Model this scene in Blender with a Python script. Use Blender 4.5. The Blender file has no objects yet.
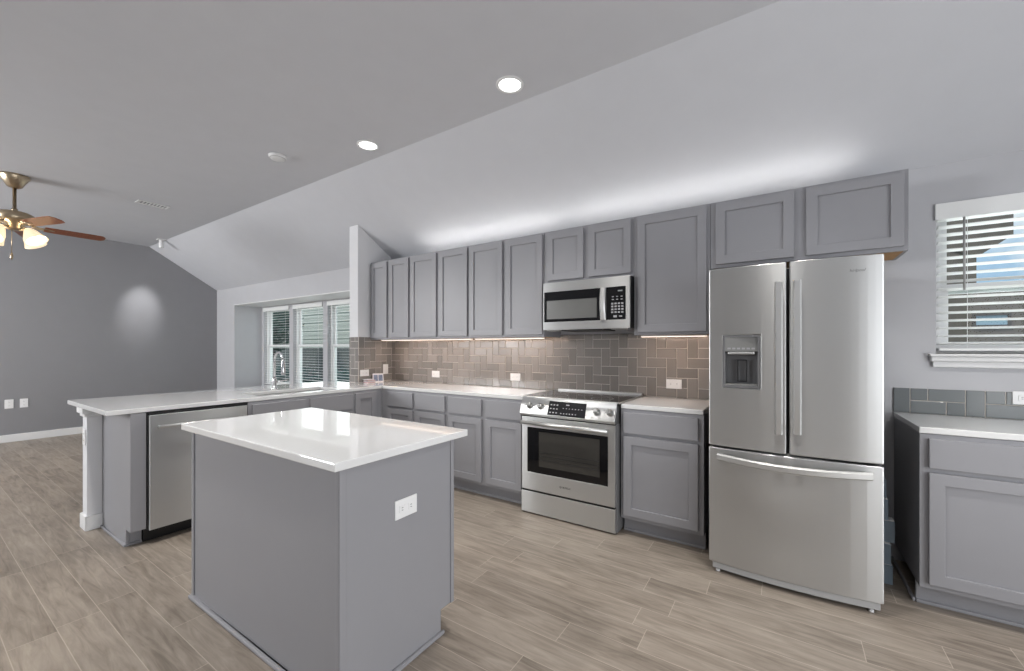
import bpy, bmesh, math, random
from mathutils import Vector, Matrix
random.seed(4)
PI = math.pi
scene = bpy.context.scene
COL = scene.collection

# ------------------------------------------------------------------ camera
F_PX, YAW, CY, CAM_H = 412.07, 0.5842, 347.85, 1.32
cam_data = bpy.data.cameras.new('camera')
cam = bpy.data.objects.new('camera', cam_data)
COL.objects.link(cam)
cam.location = (0, 0, CAM_H)
cam.rotation_euler = (PI / 2, 0, YAW)
cam_data.sensor_width = 36.0
cam_data.lens = 36.0 * F_PX / 1024.0
cam_data.shift_y = (CY - 335.5) / 1024.0
cam_data.clip_start = 0.05
scene.camera = cam

scene.view_settings.view_transform = 'Standard'
scene.view_settings.look = 'None'
scene.view_settings.gamma = 1.0
scene.view_settings.use_curve_mapping = False
scene.view_settings.exposure = 0.07

# ------------------------------------------------------------------ sky
world = bpy.data.worlds.new('sky')
scene.world = world
world.use_nodes = True
wn, wl = world.node_tree.nodes, world.node_tree.links
wn.clear()
w_out = wn.new('ShaderNodeOutputWorld')
w_bg = wn.new('ShaderNodeBackground')
w_tc = wn.new('ShaderNodeTexCoord')
w_no = wn.new('ShaderNodeTexNoise'); w_no.inputs['Scale'].default_value = 9.0; w_no.inputs['Detail'].default_value = 6.0
w_rp = wn.new('ShaderNodeValToRGB')
w_rp.color_ramp.elements[0].position = 0.44; w_rp.color_ramp.elements[0].color = (0.42, 0.60, 0.82, 1)
w_rp.color_ramp.elements[1].position = 0.60; w_rp.color_ramp.elements[1].color = (0.86, 0.90, 0.95, 1)
wl.new(w_tc.outputs['Generated'], w_no.inputs['Vector'])
wl.new(w_no.outputs['Fac'], w_rp.inputs['Fac'])
wl.new(w_rp.outputs['Color'], w_bg.inputs['Color'])
w_bg.inputs['Strength'].default_value = 1.0
wl.new(w_bg.outputs['Background'], w_out.inputs['Surface'])

# ------------------------------------------------------------------ lights
def light(name, kind, loc, energy, color=(1, 1, 1), aim=None, parent=None, **kw):
    d = bpy.data.lights.new(name, kind)
    d.energy = energy; d.color = color
    for k, v in kw.items(): setattr(d, k, v)
    o = bpy.data.objects.new(name, d); COL.objects.link(o)
    o.location = loc
    if aim is not None:
        o.rotation_euler = (Vector(aim) - Vector(loc)).to_track_quat('-Z', 'Y').to_euler()
    if parent: o.parent = parent
    return o

light('sun', 'SUN', (0, 0, 20), 2.2, (1, .96, .9), aim=(6, 9, 6), angle=0.02)
DAY = (0.98, 0.99, 1.0)
# added daylight fill from unseen openings behind and beside the camera
light('window_daylight', 'AREA', (2.50, -1.75, 1.25), 40, DAY, aim=(0, -1.75, 1.30), shape='RECTANGLE', size=1.9, size_y=1.9)
light('window_daylight', 'AREA', (2.50, 0.95, 1.10), 54, DAY, aim=(0, 0.95, 1.0), shape='RECTANGLE', size=1.9, size_y=1.9)
light('window_daylight', 'AREA', (-7.3, -3.40, 2.2), 262, DAY, aim=(-7.3, 0, 2.0), shape='RECTANGLE', size=2.8, size_y=1.1)
# daylight falling in through the back windows
light('window_daylight', 'AREA', (-6.75, 4.45, 1.35), 22, DAY, aim=(-6.75, 0, 1.1), shape='RECTANGLE', size=3.0, size_y=1.4)

light('window_daylight', 'AREA', (1.21, 3.95, 1.72), 9, DAY, aim=(1.21, 0, 1.72), shape='RECTANGLE', size=.86, size_y=.84)

# ------------------------------------------------------------------ materials
def mat(name, col, rough=0.5, metal=0.0, var=0.03, nscale=6.0, stretch=None, bump=0.0, bscale=60.0, emit=None, coat=0.0, spec=0.5, trans=0.0):
    m = bpy.data.materials.new(name); m.use_nodes = True
    n, l = m.node_tree.nodes, m.node_tree.links
    b = n['Principled BSDF']
    b.inputs['Roughness'].default_value = rough
    b.inputs['Metallic'].default_value = metal
    b.inputs['Specular IOR Level'].default_value = spec
    b.inputs['Coat Weight'].default_value = coat
    b.inputs['Coat Roughness'].default_value = 0.03
    b.inputs['Transmission Weight'].default_value = trans
    tc = n.new('ShaderNodeTexCoord'); mp = n.new('ShaderNodeMapping')
    if stretch: mp.inputs['Scale'].default_value = stretch
    l.new(tc.outputs['Object'], mp.inputs['Vector'])
    no = n.new('ShaderNodeTexNoise'); no.inputs['Scale'].default_value = nscale; no.inputs['Detail'].default_value = 4
    l.new(mp.outputs['Vector'], no.inputs['Vector'])
    mx = n.new('ShaderNodeMix'); mx.data_type = 'RGBA'
    mx.inputs['A'].default_value = tuple(c * (1 - var) for c in col) + (1,)
    mx.inputs['B'].default_value = tuple(min(1, c * (1 + var)) for c in col) + (1,)
    l.new(no.outputs['Fac'], mx.inputs['Factor'])
    l.new(mx.outputs['Result'], b.inputs['Base Color'])
    if bump:
        nb = n.new('ShaderNodeTexNoise'); nb.inputs['Scale'].default_value = bscale
        l.new(mp.outputs['Vector'], nb.inputs['Vector'])
        bp = n.new('ShaderNodeBump'); bp.inputs['Strength'].default_value = bump; bp.inputs['Distance'].default_value = 0.002
        l.new(nb.outputs['Fac'], bp.inputs['Height']); l.new(bp.outputs['Normal'], b.inputs['Normal'])
    if emit:
        b.inputs['Emission Color'].default_value = emit[0] + (1,)
        b.inputs['Emission Strength'].default_value = emit[1]
    return m

M = {}
M['wall'] = mat('wall_paint', (0.49, 0.492, 0.513), 0.6, bump=0.15, bscale=180)
M['wall_light'] = mat('pale_wall_paint', (0.69, 0.69, 0.705), 0.6, bump=0.15, bscale=180)  # lightened to make up for weak light on the half and stub walls
M['ceiling'] = mat('ceiling_paint', (0.575, 0.583, 0.614), 0.7, bump=0.15, bscale=150)
M['accent'] = mat('accent_wall_paint', (0.25, 0.249, 0.262), 0.42, bump=0.15, bscale=180)
M['white'] = mat('white_trim_paint', (0.74, 0.74, 0.74), 0.4)
M['cab'] = mat('grey_cabinet_paint', (0.285, 0.284, 0.301), 0.42, var=0.02)
M['cab_in'] = mat('raw_plywood', (0.42, 0.22, 0.07), 0.6, var=0.25, nscale=20)
M['quartz'] = mat('white_quartz', (0.76, 0.76, 0.755), 0.05, var=0.02, nscale=80, coat=0.3)
def brushed(m, rough, aniso):
    # horizontal brushing: reflections smear up and down
    n, l = m.node_tree.nodes, m.node_tree.links
    b = n['Principled BSDF']; tg = n.new('ShaderNodeTangent'); tg.direction_type = 'RADIAL'; tg.axis = 'Z'
    l.new(tg.outputs[0], b.inputs['Tangent'])
    b.inputs['Anisotropic'].default_value = aniso; b.inputs['Anisotropic Rotation'].default_value = 0.25; b.inputs['Roughness'].default_value = rough
    return m
M['steel'] = brushed(mat('brushed_steel', (0.59, 0.595, 0.59), 0.4, 0.9, var=0.03, nscale=30, stretch=(1, 1, 40)), 0.34, 0.9)
M['steel_h'] = mat('brushed_steel_bar', (0.62, 0.62, 0.61), 0.36, 0.85, var=0.02)
M['knob'] = mat('knob_metal', (0.40, 0.40, 0.39), 0.3, 1.0, var=0.02)  # steel darkened in place of the shade that sets the knobs off
M['chrome'] = mat('chrome', (0.75, 0.75, 0.76), 0.12, 1.0, var=0.01)
M['dark'] = mat('black_plastic', (0.012, 0.012, 0.013), 0.4)
M['black_glass'] = mat('black_glass', (0.006, 0.006, 0.007), 0.06)
M['oven_glass'] = mat('oven_window_glass', (0.05, 0.047, 0.042), 0.12, var=0.2, nscale=9)
M['grey_plastic'] = mat('grey_plastic', (0.16, 0.16, 0.165), 0.35)
M['lt_plastic'] = mat('light_grey_plastic', (0.42, 0.42, 0.42), 0.4)
M['mid_plastic'] = mat('mid_grey_plastic', (0.21, 0.21, 0.205), 0.35)
M['key'] = mat('keypad_print', (0.35, 0.35, 0.36), 0.5)
M['plate'] = mat('white_wall_plate', (0.82, 0.82, 0.82), 0.3)
M['slot'] = mat('outlet_slot', (0.05, 0.05, 0.05), 0.5)
M['blind'] = mat('white_blind', (0.85, 0.86, 0.85), 0.45)
M['lens'] = mat('lamp_lens', (0.9, 0.9, 0.9), 0.5, emit=((1, 0.99, 0.97), 4.0))
M['led_warm'] = mat('warm_led_bar', (0.9, 0.85, 0.8), 0.5, emit=((1.0, 0.80, 0.66), 1.4))
M['led_cool'] = mat('cool_led_bar', (0.9, 0.9, 0.9), 0.5, emit=((1.0, 0.99, 0.97), 3.0))
M['shade'] = mat('frosted_glass_shade', (0.9, 0.85, 0.75), 0.4, emit=((1.0, 0.76, 0.44), 0.75))
M['brass'] = mat('antique_brass', (0.42, 0.34, 0.24), 0.32, 1.0)
M['blade'] = mat('walnut_fan_blade', (0.25, 0.07, 0.02), 0.3, var=0.45, nscale=8, stretch=(1, 12, 1))
M['blue'] = mat('blue_grey_tile_offcut', (0.24, 0.31, 0.38), 0.35, var=0.15, nscale=25)
M['paper'] = mat('white_card', (0.75, 0.72, 0.74), 0.5)
M['photo'] = mat('photo_print', (0.16, 0.19, 0.27), 0.4, var=0.8, nscale=45)
M['pink'] = mat('pale_pink_print', (0.55, 0.38, 0.38), 0.5, var=0.3, nscale=60)
M['fence'] = mat('weathered_fence_boards', (0.15, 0.16, 0.155), 0.8, var=0.35, nscale=5, stretch=(1, 1, 9))
M['siding'] = mat('pale_lap_siding', (0.47, 0.485, 0.44), 0.8)
M['leaf'] = mat('tree_leaves', (0.06, 0.14, 0.11), 0.6, var=0.5, nscale=4)
M['bark'] = mat('tree_bark', (0.08, 0.06, 0.05), 0.9)
M['lawn'] = mat('lawn', (0.09, 0.15, 0.06), 0.9, var=0.4, nscale=3)
M['shrub'] = mat('shrub_leaves', (0.09, 0.17, 0.16), 0.6, var=0.5, nscale=4)
M['brick'] = mat('brown_brick', (0.17, 0.145, 0.125), 0.85, var=0.25, nscale=14)
M['roof'] = mat('dark_shingles', (0.09, 0.08, 0.075), 0.9, var=0.3, nscale=20)
M['grout'] = mat('pale_grout', (0.62, 0.57, 0.52), 0.8)
M['screen'] = mat('display_glass', (0.012, 0.012, 0.014), 0.12)
M['cord'] = mat('grey_cord', (0.40, 0.40, 0.40), 0.5)

def glass_mat():
    m = bpy.data.materials.new('window_glass'); m.use_nodes = True
    n, l = m.node_tree.nodes, m.node_tree.links
    n.clear()
    o = n.new('ShaderNodeOutputMaterial'); t = n.new('ShaderNodeBsdfTransparent'); g = n.new('ShaderNodeBsdfGlossy')
    t.inputs['Color'].default_value = (0.93, 0.96, 0.95, 1); g.inputs['Roughness'].default_value = 0.02
    f = n.new('ShaderNodeFresnel'); f.inputs['IOR'].default_value = 1.3
    x = n.new('ShaderNodeMixShader')
    ge = n.new('ShaderNodeNewGeometry'); iv = n.new('ShaderNodeMath'); iv.operation = 'SUBTRACT'; iv.inputs[0].default_value = 1.0
    mu = n.new('ShaderNodeMath'); mu.operation = 'MULTIPLY'
    l.new(ge.outputs['Backfacing'], iv.inputs[1]); l.new(iv.outputs[0], mu.inputs[0]); l.new(f.outputs['Fac'], mu.inputs[1])
    l.new(mu.outputs[0], x.inputs['Fac']); l.new(t.outputs[0], x.inputs[1]); l.new(g.outputs[0], x.inputs[2])
    l.new(x.outputs[0], o.inputs['Surface'])
    return m
M['glass'] = glass_mat()

def tile_mat(name, cols, rough):
    m = bpy.data.materials.new(name); m.use_nodes = True
    n, l = m.node_tree.nodes, m.node_tree.links
    b = n['Principled BSDF']; b.inputs['Roughness'].default_value = rough
    b.inputs['Coat Weight'].default_value = 0.1
    g = n.new('ShaderNodeNewGeometry'); r = n.new('ShaderNodeValToRGB')
    r.color_ramp.interpolation = 'LINEAR'
    r.color_ramp.elements[0].color = cols[0] + (1,); r.color_ramp.elements[1].color = cols[-1] + (1,)
    if len(cols) == 3:
        e = r.color_ramp.elements.new(0.5); e.color = cols[1] + (1,)
    l.new(g.outputs['Random Per Island'], r.inputs['Fac']); l.new(r.outputs['Color'], b.inputs['Base Color'])
    return m
M['tile'] = tile_mat('taupe_glazed_tile', [(0.190, 0.176, 0.164), (0.228, 0.211, 0.197), (0.268, 0.248, 0.232)], 0.2)
M['tile_blue'] = tile_mat('slate_glazed_tile', [(0.15, 0.165, 0.17), (0.165, 0.18, 0.185), (0.185, 0.20, 0.205)], 0.16)

def floor_mat():
    m = bpy.data.materials.new('wood_plank_tile'); m.use_nodes = True
    n, l = m.node_tree.nodes, m.node_tree.links
    b = n['Principled BSDF']
    def math_(op, a, c=None):
        x = n.new('ShaderNodeMath'); x.operation = op
        for i, v in enumerate((a, c)):
            if v is None: continue
            if isinstance(v, (int, float)): x.inputs[i].default_value = v
            else: l.new(v, x.inputs[i])
        return x.outputs[0]
    tc = n.new('ShaderNodeTexCoord'); sp = n.new('ShaderNodeSeparateXYZ')
    l.new(tc.outputs['Object'], sp.inputs[0])
    W, L = 0.1525, 0.93
    v = math_('DIVIDE', math_('SUBTRACT', sp.outputs['Y'], 0.739), W)
    row = math_('FLOOR', v); fv = math_('FRACT', v)
    wn_ = n.new('ShaderNodeTexWhiteNoise'); wn_.noise_dimensions = '1D'; l.new(row, wn_.inputs['W'])
    u = math_('ADD', math_('DIVIDE', sp.outputs['X'], L), wn_.outputs['Value'])
    col = math_('FLOOR', u); fu = math_('FRACT', u)
    cid = n.new('ShaderNodeCombineXYZ'); l.new(row, cid.inputs[0]); l.new(col, cid.inputs[1])
    w2 = n.new('ShaderNodeTexWhiteNoise'); w2.noise_dimensions = '3D'; l.new(cid.outputs[0], w2.inputs['Vector'])
    # grain coordinates: shifted for every plank, stretched along the plank
    sh = n.new('ShaderNodeVectorMath'); sh.operation = 'SCALE'; l.new(w2.outputs['Color'], sh.inputs[0]); sh.inputs['Scale'].default_value = 40
    ad = n.new('ShaderNodeVectorMath'); ad.operation = 'ADD'; l.new(tc.outputs['Object'], ad.inputs[0]); l.new(sh.outputs[0], ad.inputs[1])
    mp = n.new('ShaderNodeMapping'); mp.inputs['Scale'].default_value = (1.6, 14, 1); l.new(ad.outputs[0], mp.inputs['Vector'])
    n1 = n.new('ShaderNodeTexNoise'); n1.inputs['Scale'].default_value = 2.2; n1.inputs['Detail'].default_value = 8; n1.inputs['Roughness'].default_value = 0.62; n1.inputs['Distortion'].default_value = 0.9
    l.new(mp.outputs[0], n1.inputs['Vector'])
    mp2 = n.new('ShaderNodeMapping'); mp2.inputs['Scale'].default_value = (1.5, 5, 1); l.new(ad.outputs[0], mp2.inputs['Vector'])
    n2 = n.new('ShaderNodeTexNoise'); n2.inputs['Scale'].default_value = 1.4; n2.inputs['Detail'].default_value = 3; l.new(mp2.outputs[0], n2.inputs['Vector'])
    r = n.new('ShaderNodeValToRGB'); el = r.color_ramp.elements
    el[0].position = 0.30; el[0].color = (0.125, 0.102, 0.080, 1)
    el[1].position = 0.72; el[1].color = (0.387, 0.335, 0.280, 1)
    e = el.new(0.5); e.color = (0.260, 0.220, 0.181, 1)
    tone = math_('ADD', math_('MULTIPLY', n1.outputs['Fac'], 0.62), math_('ADD', math_('MULTIPLY', n2.outputs['Fac'], 0.30), math_('MULTIPLY', w2.outputs['Value'], 0.09)))
    l.new(tone, r.inputs['Fac'])
    # grout lines
    gw = 0.011
    gy = math_('LESS_THAN', math_('MINIMUM', fv, math_('SUBTRACT', 1.0, fv)), gw)
    gx = math_('LESS_THAN', math_('MINIMUM', fu, math_('SUBTRACT', 1.0, fu)), gw * W / L)
    gm = math_('MAXIMUM', gx, gy)
    mx = n.new('ShaderNodeMix'); mx.data_type = 'RGBA'
    l.new(math_('MULTIPLY', gm, 0.42), mx.inputs['Factor']); l.new(r.outputs['Color'], mx.inputs['A']); mx.inputs['B'].default_value = (0.60, 0.52, 0.44, 1)
    l.new(mx.outputs['Result'], b.inputs['Base Color'])
    b.inputs['Roughness'].default_value = 0.42
    bp = n.new('ShaderNodeBump'); bp.inputs['Strength'].default_value = 0.12; bp.inputs['Distance'].default_value = 0.002
    l.new(n1.outputs['Fac'], bp.inputs['Height']); l.new(bp.outputs['Normal'], b.inputs['Normal'])
    return m
M['floor'] = floor_mat()

# ------------------------------------------------------------------ mesh helpers
def link(name, bm, m, parent=None, bevel=0.0, smooth=False, seg=2, loc=None):
    bmesh.ops.remove_doubles(bm, verts=bm.verts, dist=1e-5)
    bmesh.ops.recalc_face_normals(bm, faces=bm.faces)
    me = bpy.data.meshes.new(name); bm.to_mesh(me); bm.free()
    if smooth:
        for p in me.polygons: p.use_smooth = True
    ms = m if isinstance(m, (list, tuple)) else [m]
    for q in ms: me.materials.append(q)
    o = bpy.data.objects.new(name, me); COL.objects.link(o)
    if parent is not None: o.parent = parent
    if loc: o.location = loc
    if bevel:
        bv = o.modifiers.new('bevel', 'BEVEL'); bv.width = bevel; bv.segments = seg; bv.limit_method = 'ANGLE'; bv.angle_limit = math.radians(40)
    return o

def box(bm, x0, x1, y0, y1, z0, z1, mi=0):
    vs = [bm.verts.new((x, y, z)) for x in (x0, x1) for y in (y0, y1) for z in (z0, z1)]
    for q in ((0, 1, 3, 2), (4, 6, 7, 5), (0, 4, 5, 1), (2, 3, 7, 6), (0, 2, 6, 4), (1, 5, 7, 3)):
        f = bm.faces.new([vs[i] for i in q]); f.material_index = mi
    return bm

def B(*boxes):
    bm = bmesh.new()
    for b in boxes: box(bm, *b)
    return bm

def slab(bm, us, vs, inc, w0, w1, P):
    """extrude the included cells of a u-v grid from w0 to w1; w may be functions of (u, v)"""
    g0 = w0 if callable(w0) else (lambda u, v: w0)
    g1 = w1 if callable(w1) else (lambda u, v: w1)
    cache = {}
    def vert(i, j, k):
        key = (i, j, k)
        if key not in cache:
            u, v = us[i], vs[j]
            cache[key] = bm.verts.new(P(u, v, (g1 if k else g0)(u, v)))
        return cache[key]
    nu, nv = len(us) - 1, len(vs) - 1
    ok = [[0 <= i < nu and 0 <= j < nv and inc((us[i] + us[i + 1]) / 2, (vs[j] + vs[j + 1]) / 2) for j in range(nv)] for i in range(nu)]
    g = lambda i, j: 0 <= i < nu and 0 <= j < nv and ok[i][j]
    for i in range(nu):
        for j in range(nv):
            if not ok[i][j]: continue
            for k in (0, 1):
                bm.faces.new([vert(i, j, k), vert(i + 1, j, k), vert(i + 1, j + 1, k), vert(i, j + 1, k)])
            for (a, b_, c, d, ni, nj) in ((i, j, i + 1, j, i, j - 1), (i + 1, j, i + 1, j + 1, i + 1, j), (i + 1, j + 1, i, j + 1, i, j + 1), (i, j + 1, i, j, i - 1, j)):
                if not g(ni, nj):
                    bm.faces.new([vert(a, b_, 0), vert(c, d, 0), vert(c, d, 1), vert(a, b_, 1)])
    return bm
XZ = lambda u, v, w: (u, w, v)      # a panel facing -Y / +Y
YZ = lambda u, v, w: (w, u, v)      # a panel facing +X / -X
XY = lambda u, v, w: (u, v, w)
ALL = lambda u, v: True

def ring(x0, x1, z0, z1, y0, y1, r, P=XZ, rt=None):
    rt = rt or r
    return slab(bmesh.new(), [x0, x0 + r, x1 - r, x1], [z0, z0 + rt, z1 - rt, z1],
                lambda u, v: not (x0 + r < u < x1 - r and z0 + rt < v < z1 - rt), y0, y1, P)

def tube(bm, pts, radii, seg=12, cap=True, mi=0):
    pts = [Vector(p) for p in pts]
    if isinstance(radii, (int, float)): radii = [radii] * len(pts)
    rings = []; prev = None
    for i, p in enumerate(pts):
        t = (pts[min(i + 1, len(pts) - 1)] - pts[max(i - 1, 0)]).normalized()
        if prev is None:
            a = Vector((0, 0, 1)) if abs(t.z) < 0.9 else Vector((1, 0, 0))
            n = t.cross(a).normalized()
        else:
            n = (prev - t * prev.dot(t)).normalized()
        prev = n; bn = t.cross(n)
        rings.append([bm.verts.new(p + (n * math.cos(k * 2 * PI / seg) + bn * math.sin(k * 2 * PI / seg)) * radii[i]) for k in range(seg)])
    for a, b_ in zip(rings, rings[1:]):
        for k in range(seg):
            f = bm.faces.new([a[k], a[(k + 1) % seg], b_[(k + 1) % seg], b_[k]]); f.material_index = mi; f.smooth = True
    if cap:
        for r_ in (rings[0], rings[-1]):
            f = bm.faces.new(r_); f.material_index = mi
    return bm

def lathe(bm, prof, seg=24, c=(0, 0, 0), axis='Z', cap=True):
    rings = []
    for r, h in prof:
        rr = []
        for k in range(seg):
            a = 2 * PI * k / seg
            x, y = r * math.cos(a), r * math.sin(a)
            p = {'Z': (x, y, h), 'Y': (x, h, y), 'X': (h, x, y)}[axis]
            rr.append(bm.verts.new((c[0] + p[0], c[1] + p[1], c[2] + p[2])))
        rings.append(rr)
    for a, b_ in zip(rings, rings[1:]):
        for k in range(seg):
            f = bm.faces.new([a[k], a[(k + 1) % seg], b_[(k + 1) % seg], b_[k]]); f.smooth = True
    if cap:
        for rr, (r, h) in ((rings[0], prof[0]), (rings[-1], prof[-1])):
            if r > 1e-4: bm.faces.new(rr)
    return bm

def text(name, body, size, m, parent, loc, rot, shear=0.0, ext=0.0006):
    c = bpy.data.curves.new(name, 'FONT'); c.body = body; c.size = size; c.extrude = ext; c.shear = shear; c.align_x = 'CENTER'; c.align_y = 'CENTER'
    t = bpy.data.objects.new(name, c); COL.objects.link(t)
    dg = bpy.context.evaluated_depsgraph_get()
    me = bpy.data.meshes.new_from_object(t.evaluated_get(dg))
    bpy.data.objects.remove(t); bpy.data.curves.remove(c)
    me.materials.clear(); me.materials.append(m)
    o = bpy.data.objects.new(name, me); COL.objects.link(o); o.parent = parent; o.location = loc; o.rotation_euler = rot
    return o

def thing(name, label, cat, loc=(0, 0, 0), rz=0.0, group=None):
    o = bpy.data.objects.new(name, None); COL.objects.link(o)
    o.empty_display_size = 0.1
    o.location = loc; o.rotation_euler = (0, 0, rz)
    o['label'] = label; o['category'] = cat
    if group: o['group'] = group
    return o

def tag(o, label, cat, group=None, kind=None):
    o['label'] = label; o['category'] = cat
    if group: o['group'] = group
    if kind: o['kind'] = kind
    return o

def struct(name, bm, m, parent=None, label=None, cat=None, **kw):
    o = link(name, bm, m, parent, **kw)
    if parent is None:
        o['kind'] = 'structure'
        if label: o['label'] = label; o['category'] = cat
    return o

def dup(root, loc=None, rz=None, label=None, group=None):
    r = root.copy(); COL.objects.link(r)
    if loc: r.location = loc
    if rz is not None: r.rotation_euler = (0, 0, rz)
    if label: r['label'] = label
    if group: r['group'] = group
    for ch in list(root.children):
        c = ch.copy(); COL.objects.link(c); c.parent = r
        for g in ch.children:
            d = g.copy(); COL.objects.link(d); d.parent = c
    return r

# ------------------------------------------------------------------ room shell
YW, XL, XR, YF = 3.46, -9.05, 2.60, -3.50
RIDGE_Y, CEIL = 2.45, 3.05
SL = 0.63
def slope(y): return CEIL - SL * (y - RIDGE_Y)
WT = 0.14
ZWB = slope(YW)                       # height of the back wall at its inner face
struct('floor', B((XL - .15, XR + .15, YF - .15, 4.2, -0.12, 0)), M['floor'], label='wood look plank floor in taupe tones', cat='floor')
# ceiling: flat part, and the slope down to the back wall
bm = bmesh.new(); box(bm, XL - .15, XR + .15, YF - .15, RIDGE_Y, CEIL, CEIL + .15)
struct('ceiling', bm, M['ceiling'], label='flat light grey ceiling', cat='ceiling')
bm = bmesh.new()
pr = [(RIDGE_Y, CEIL), (YW + WT, slope(YW + WT)), (YW + WT, slope(YW + WT) + .18), (RIDGE_Y, CEIL + .15)]
a = [bm.verts.new((XL - .15, y, z)) for y, z in pr]; b = [bm.verts.new((XR + .15, y, z)) for y, z in pr]
bm.faces.new(a); bm.faces.new(b)
for i in range(4): bm.faces.new([a[i], a[(i + 1) % 4], b[(i + 1) % 4], b[i]])
struct('ceiling_slope', bm, M['ceiling'], label='light grey sloped ceiling coming down to the back wall', cat='ceiling')
# back wall with the openings for the window recess and the small window
BX0, BX1, BZ0, BZ1 = -8.328, -4.86, 0.45, 2.105          # window recess
WX0, WX1, WZ0, WZ1 = 0.757, 1.66, 1.285, 2.165           # small right-hand window
us = [XL - .15, BX0, BX1, WX0, WX1, XR + .15]
vs = [0, BZ0, WZ0, BZ1, WZ1, ZWB]
struct('wall_back', slab(bmesh.new(), us, vs, lambda u, v: not (BX0 < u < BX1 and BZ0 < v < BZ1) and not (WX0 < u < WX1 and WZ0 < v < WZ1), YW, YW + WT, XZ), M['wall'], label='light grey back wall behind the kitchen run', cat='wall')
# window recess: sides, head, seat and its outer wall
NY = 3.93
NB0 = (-8.25, -7.22, -6.19); NW = 0.905                   # three windows
wz0, wz1 = 0.62, 2.075
us = [BX0 - .15]; 
for x in NB0: us += [x, x + NW]
us += [BX1 + .15]
inc = lambda u, v: not (wz0 < v < wz1 and any(x < u < x + NW for x in NB0))
bm = slab(bmesh.new(), us, [BZ0 - .12, wz0, wz1, BZ1 + .12], inc, NY, NY + .16, XZ)
box(bm, BX0 - .12, BX0, YW + WT, NY, BZ0 - .12, BZ1 + .12); box(bm, BX1, BX1 + .12, YW + WT, NY, BZ0 - .12, BZ1 + .12)
box(bm, BX0, BX1, YW + WT, NY, BZ1, BZ1 + .12); box(bm, BX0, BX1, YW + WT, NY, BZ0 - .12, BZ0)
struct('wall_recess', bm, M['wall'], label='light grey box recess around the three windows', cat='wall')
struct('trim_4', B((BX0, BX1, YW - .004, NY - .001, BZ1 - .014, BZ1)), M['white'], label='white head board lining the top of the window recess', cat='trim')  # added board; its white stands in for window light on the soffit
# left accent wall follows the ceiling
bm = bmesh.new()
pr = [(YF - .15, 0), (YW, 0), (YW, ZWB), (RIDGE_Y, CEIL), (YF - .15, CEIL)]
a = [bm.verts.new((XL, y, z)) for y, z in pr]; b = [bm.verts.new((XL - .15, y, z)) for y, z in pr]
bm.faces.new(a); bm.faces.new(b)
for i in range(5): bm.faces.new([a[i], a[(i + 1) % 5], b[(i + 1) % 5], b[i]])
struct('wall_left', bm, M['accent'], label='dark grey accent wall at the far left', cat='wall')
# right wall and front wall behind the camera, with openings added for the daylight fill
us = [YF - .15, -2.7, -.8, 0.0, 1.9, YW]; vs = [0, .4, 2.3, ZWB, CEIL]
bm = slab(bmesh.new(), us[:], [0, .4, 2.3, ZWB], lambda u, v: not (.4 < v < 2.3 and (-2.7 < u < -.8 or 0 < u < 1.9)), XR, XR + .15, YZ)
a = [bm.verts.new((XR, y, z)) for y, z in ((YF - .15, ZWB), (YW, ZWB), (RIDGE_Y, CEIL), (YF - .15, CEIL))]
b = [bm.verts.new((XR + .15, y, z)) for y, z in ((YF - .15, ZWB), (YW, ZWB), (RIDGE_Y, CEIL), (YF - .15, CEIL))]
bm.faces.new(a); bm.faces.new(b)
for i in range(4): bm.faces.new([a[i], a[(i + 1) % 4], b[(i + 1) % 4], b[i]])
struct('wall_right', bm, M['wall'])
struct('wall_front', slab(bmesh.new(), [XL - .15, -8.75, -5.85, XR + .15], [0, 1.65, 2.75, CEIL], lambda u, v: not (1.65 < v < 2.75 and -8.75 < u < -5.85), YF - .15, YF, XZ), M['wall'])
# white baseboards
struct('baseboard_left', B((XL, XL + .016, YF, YW, 0, .105)), M['white'], bevel=.004, label='white baseboard under the dark accent wall', cat='baseboard')
struct('baseboard_right', B((1.235, XR, YW - .016, YW, 0, .105)), M['white'], bevel=.004)
struct('baseboard_back', B((XL + .016, -4.32, YW - .016, YW, 0, .105)), M['white'], bevel=.004)

# ------------------------------------------------------------------ windows
def slats(x0, x1, y, z0, z1, pitch, depth, tilt, th=.003):
    bm = bmesh.new(); z = z0
    while z < z1:
        dy, dz = math.cos(tilt) * depth / 2, math.sin(tilt) * depth / 2
        vs_ = []
        for x in (x0, x1):
            for sy, sz in ((-1, 0), (1, 0), (1, 1), (-1, 1)):
                vs_.append(bm.verts.new((x, y + sy * dy, z + sy * dz + sz * th)))
        for q in ((0, 1, 2, 3), (4, 7, 6, 5), (0, 4, 5, 1), (1, 5, 6, 2), (2, 6, 7, 3), (3, 7, 4, 0)):
            bm.faces.new([vs_[i] for i in q])
        z += pitch
    return bm

def sash_window(name, x0, x1, y, z0, z1, mid, label):
    """double-hung window: outer frame lining the wall opening, two sashes, two panes"""
    fr = link(name, ring(x0 + .002, x1 - .002, z0 + .002, z1 - .002, y + .055, y + .15, .028), M['white'], bevel=.002)
    fr['kind'] = 'structure'; fr['label'] = label; fr['category'] = 'window'
    a0, a1 = x0 + .03, x1 - .03
    lo = link('lower_sash', ring(a0, a1, z0 + .03, mid + .028, y + .075, y + .100, .04), M['white'], fr, bevel=.002)
    up = link('upper_sash', ring(a0, a1, mid - .028, z1 - .03, y + .104, y + .129, .04), M['white'], fr, bevel=.002)
    link('pane', B((a0 + .04, a1 - .04, y + .086, y + .090, z0 + .07, mid - .012)), M['glass'], lo)
    link('pane', B((a0 + .04, a1 - .04, y + .114, y + .118, mid + .012, z1 - .07)), M['glass'], up)
    return fr

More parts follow.
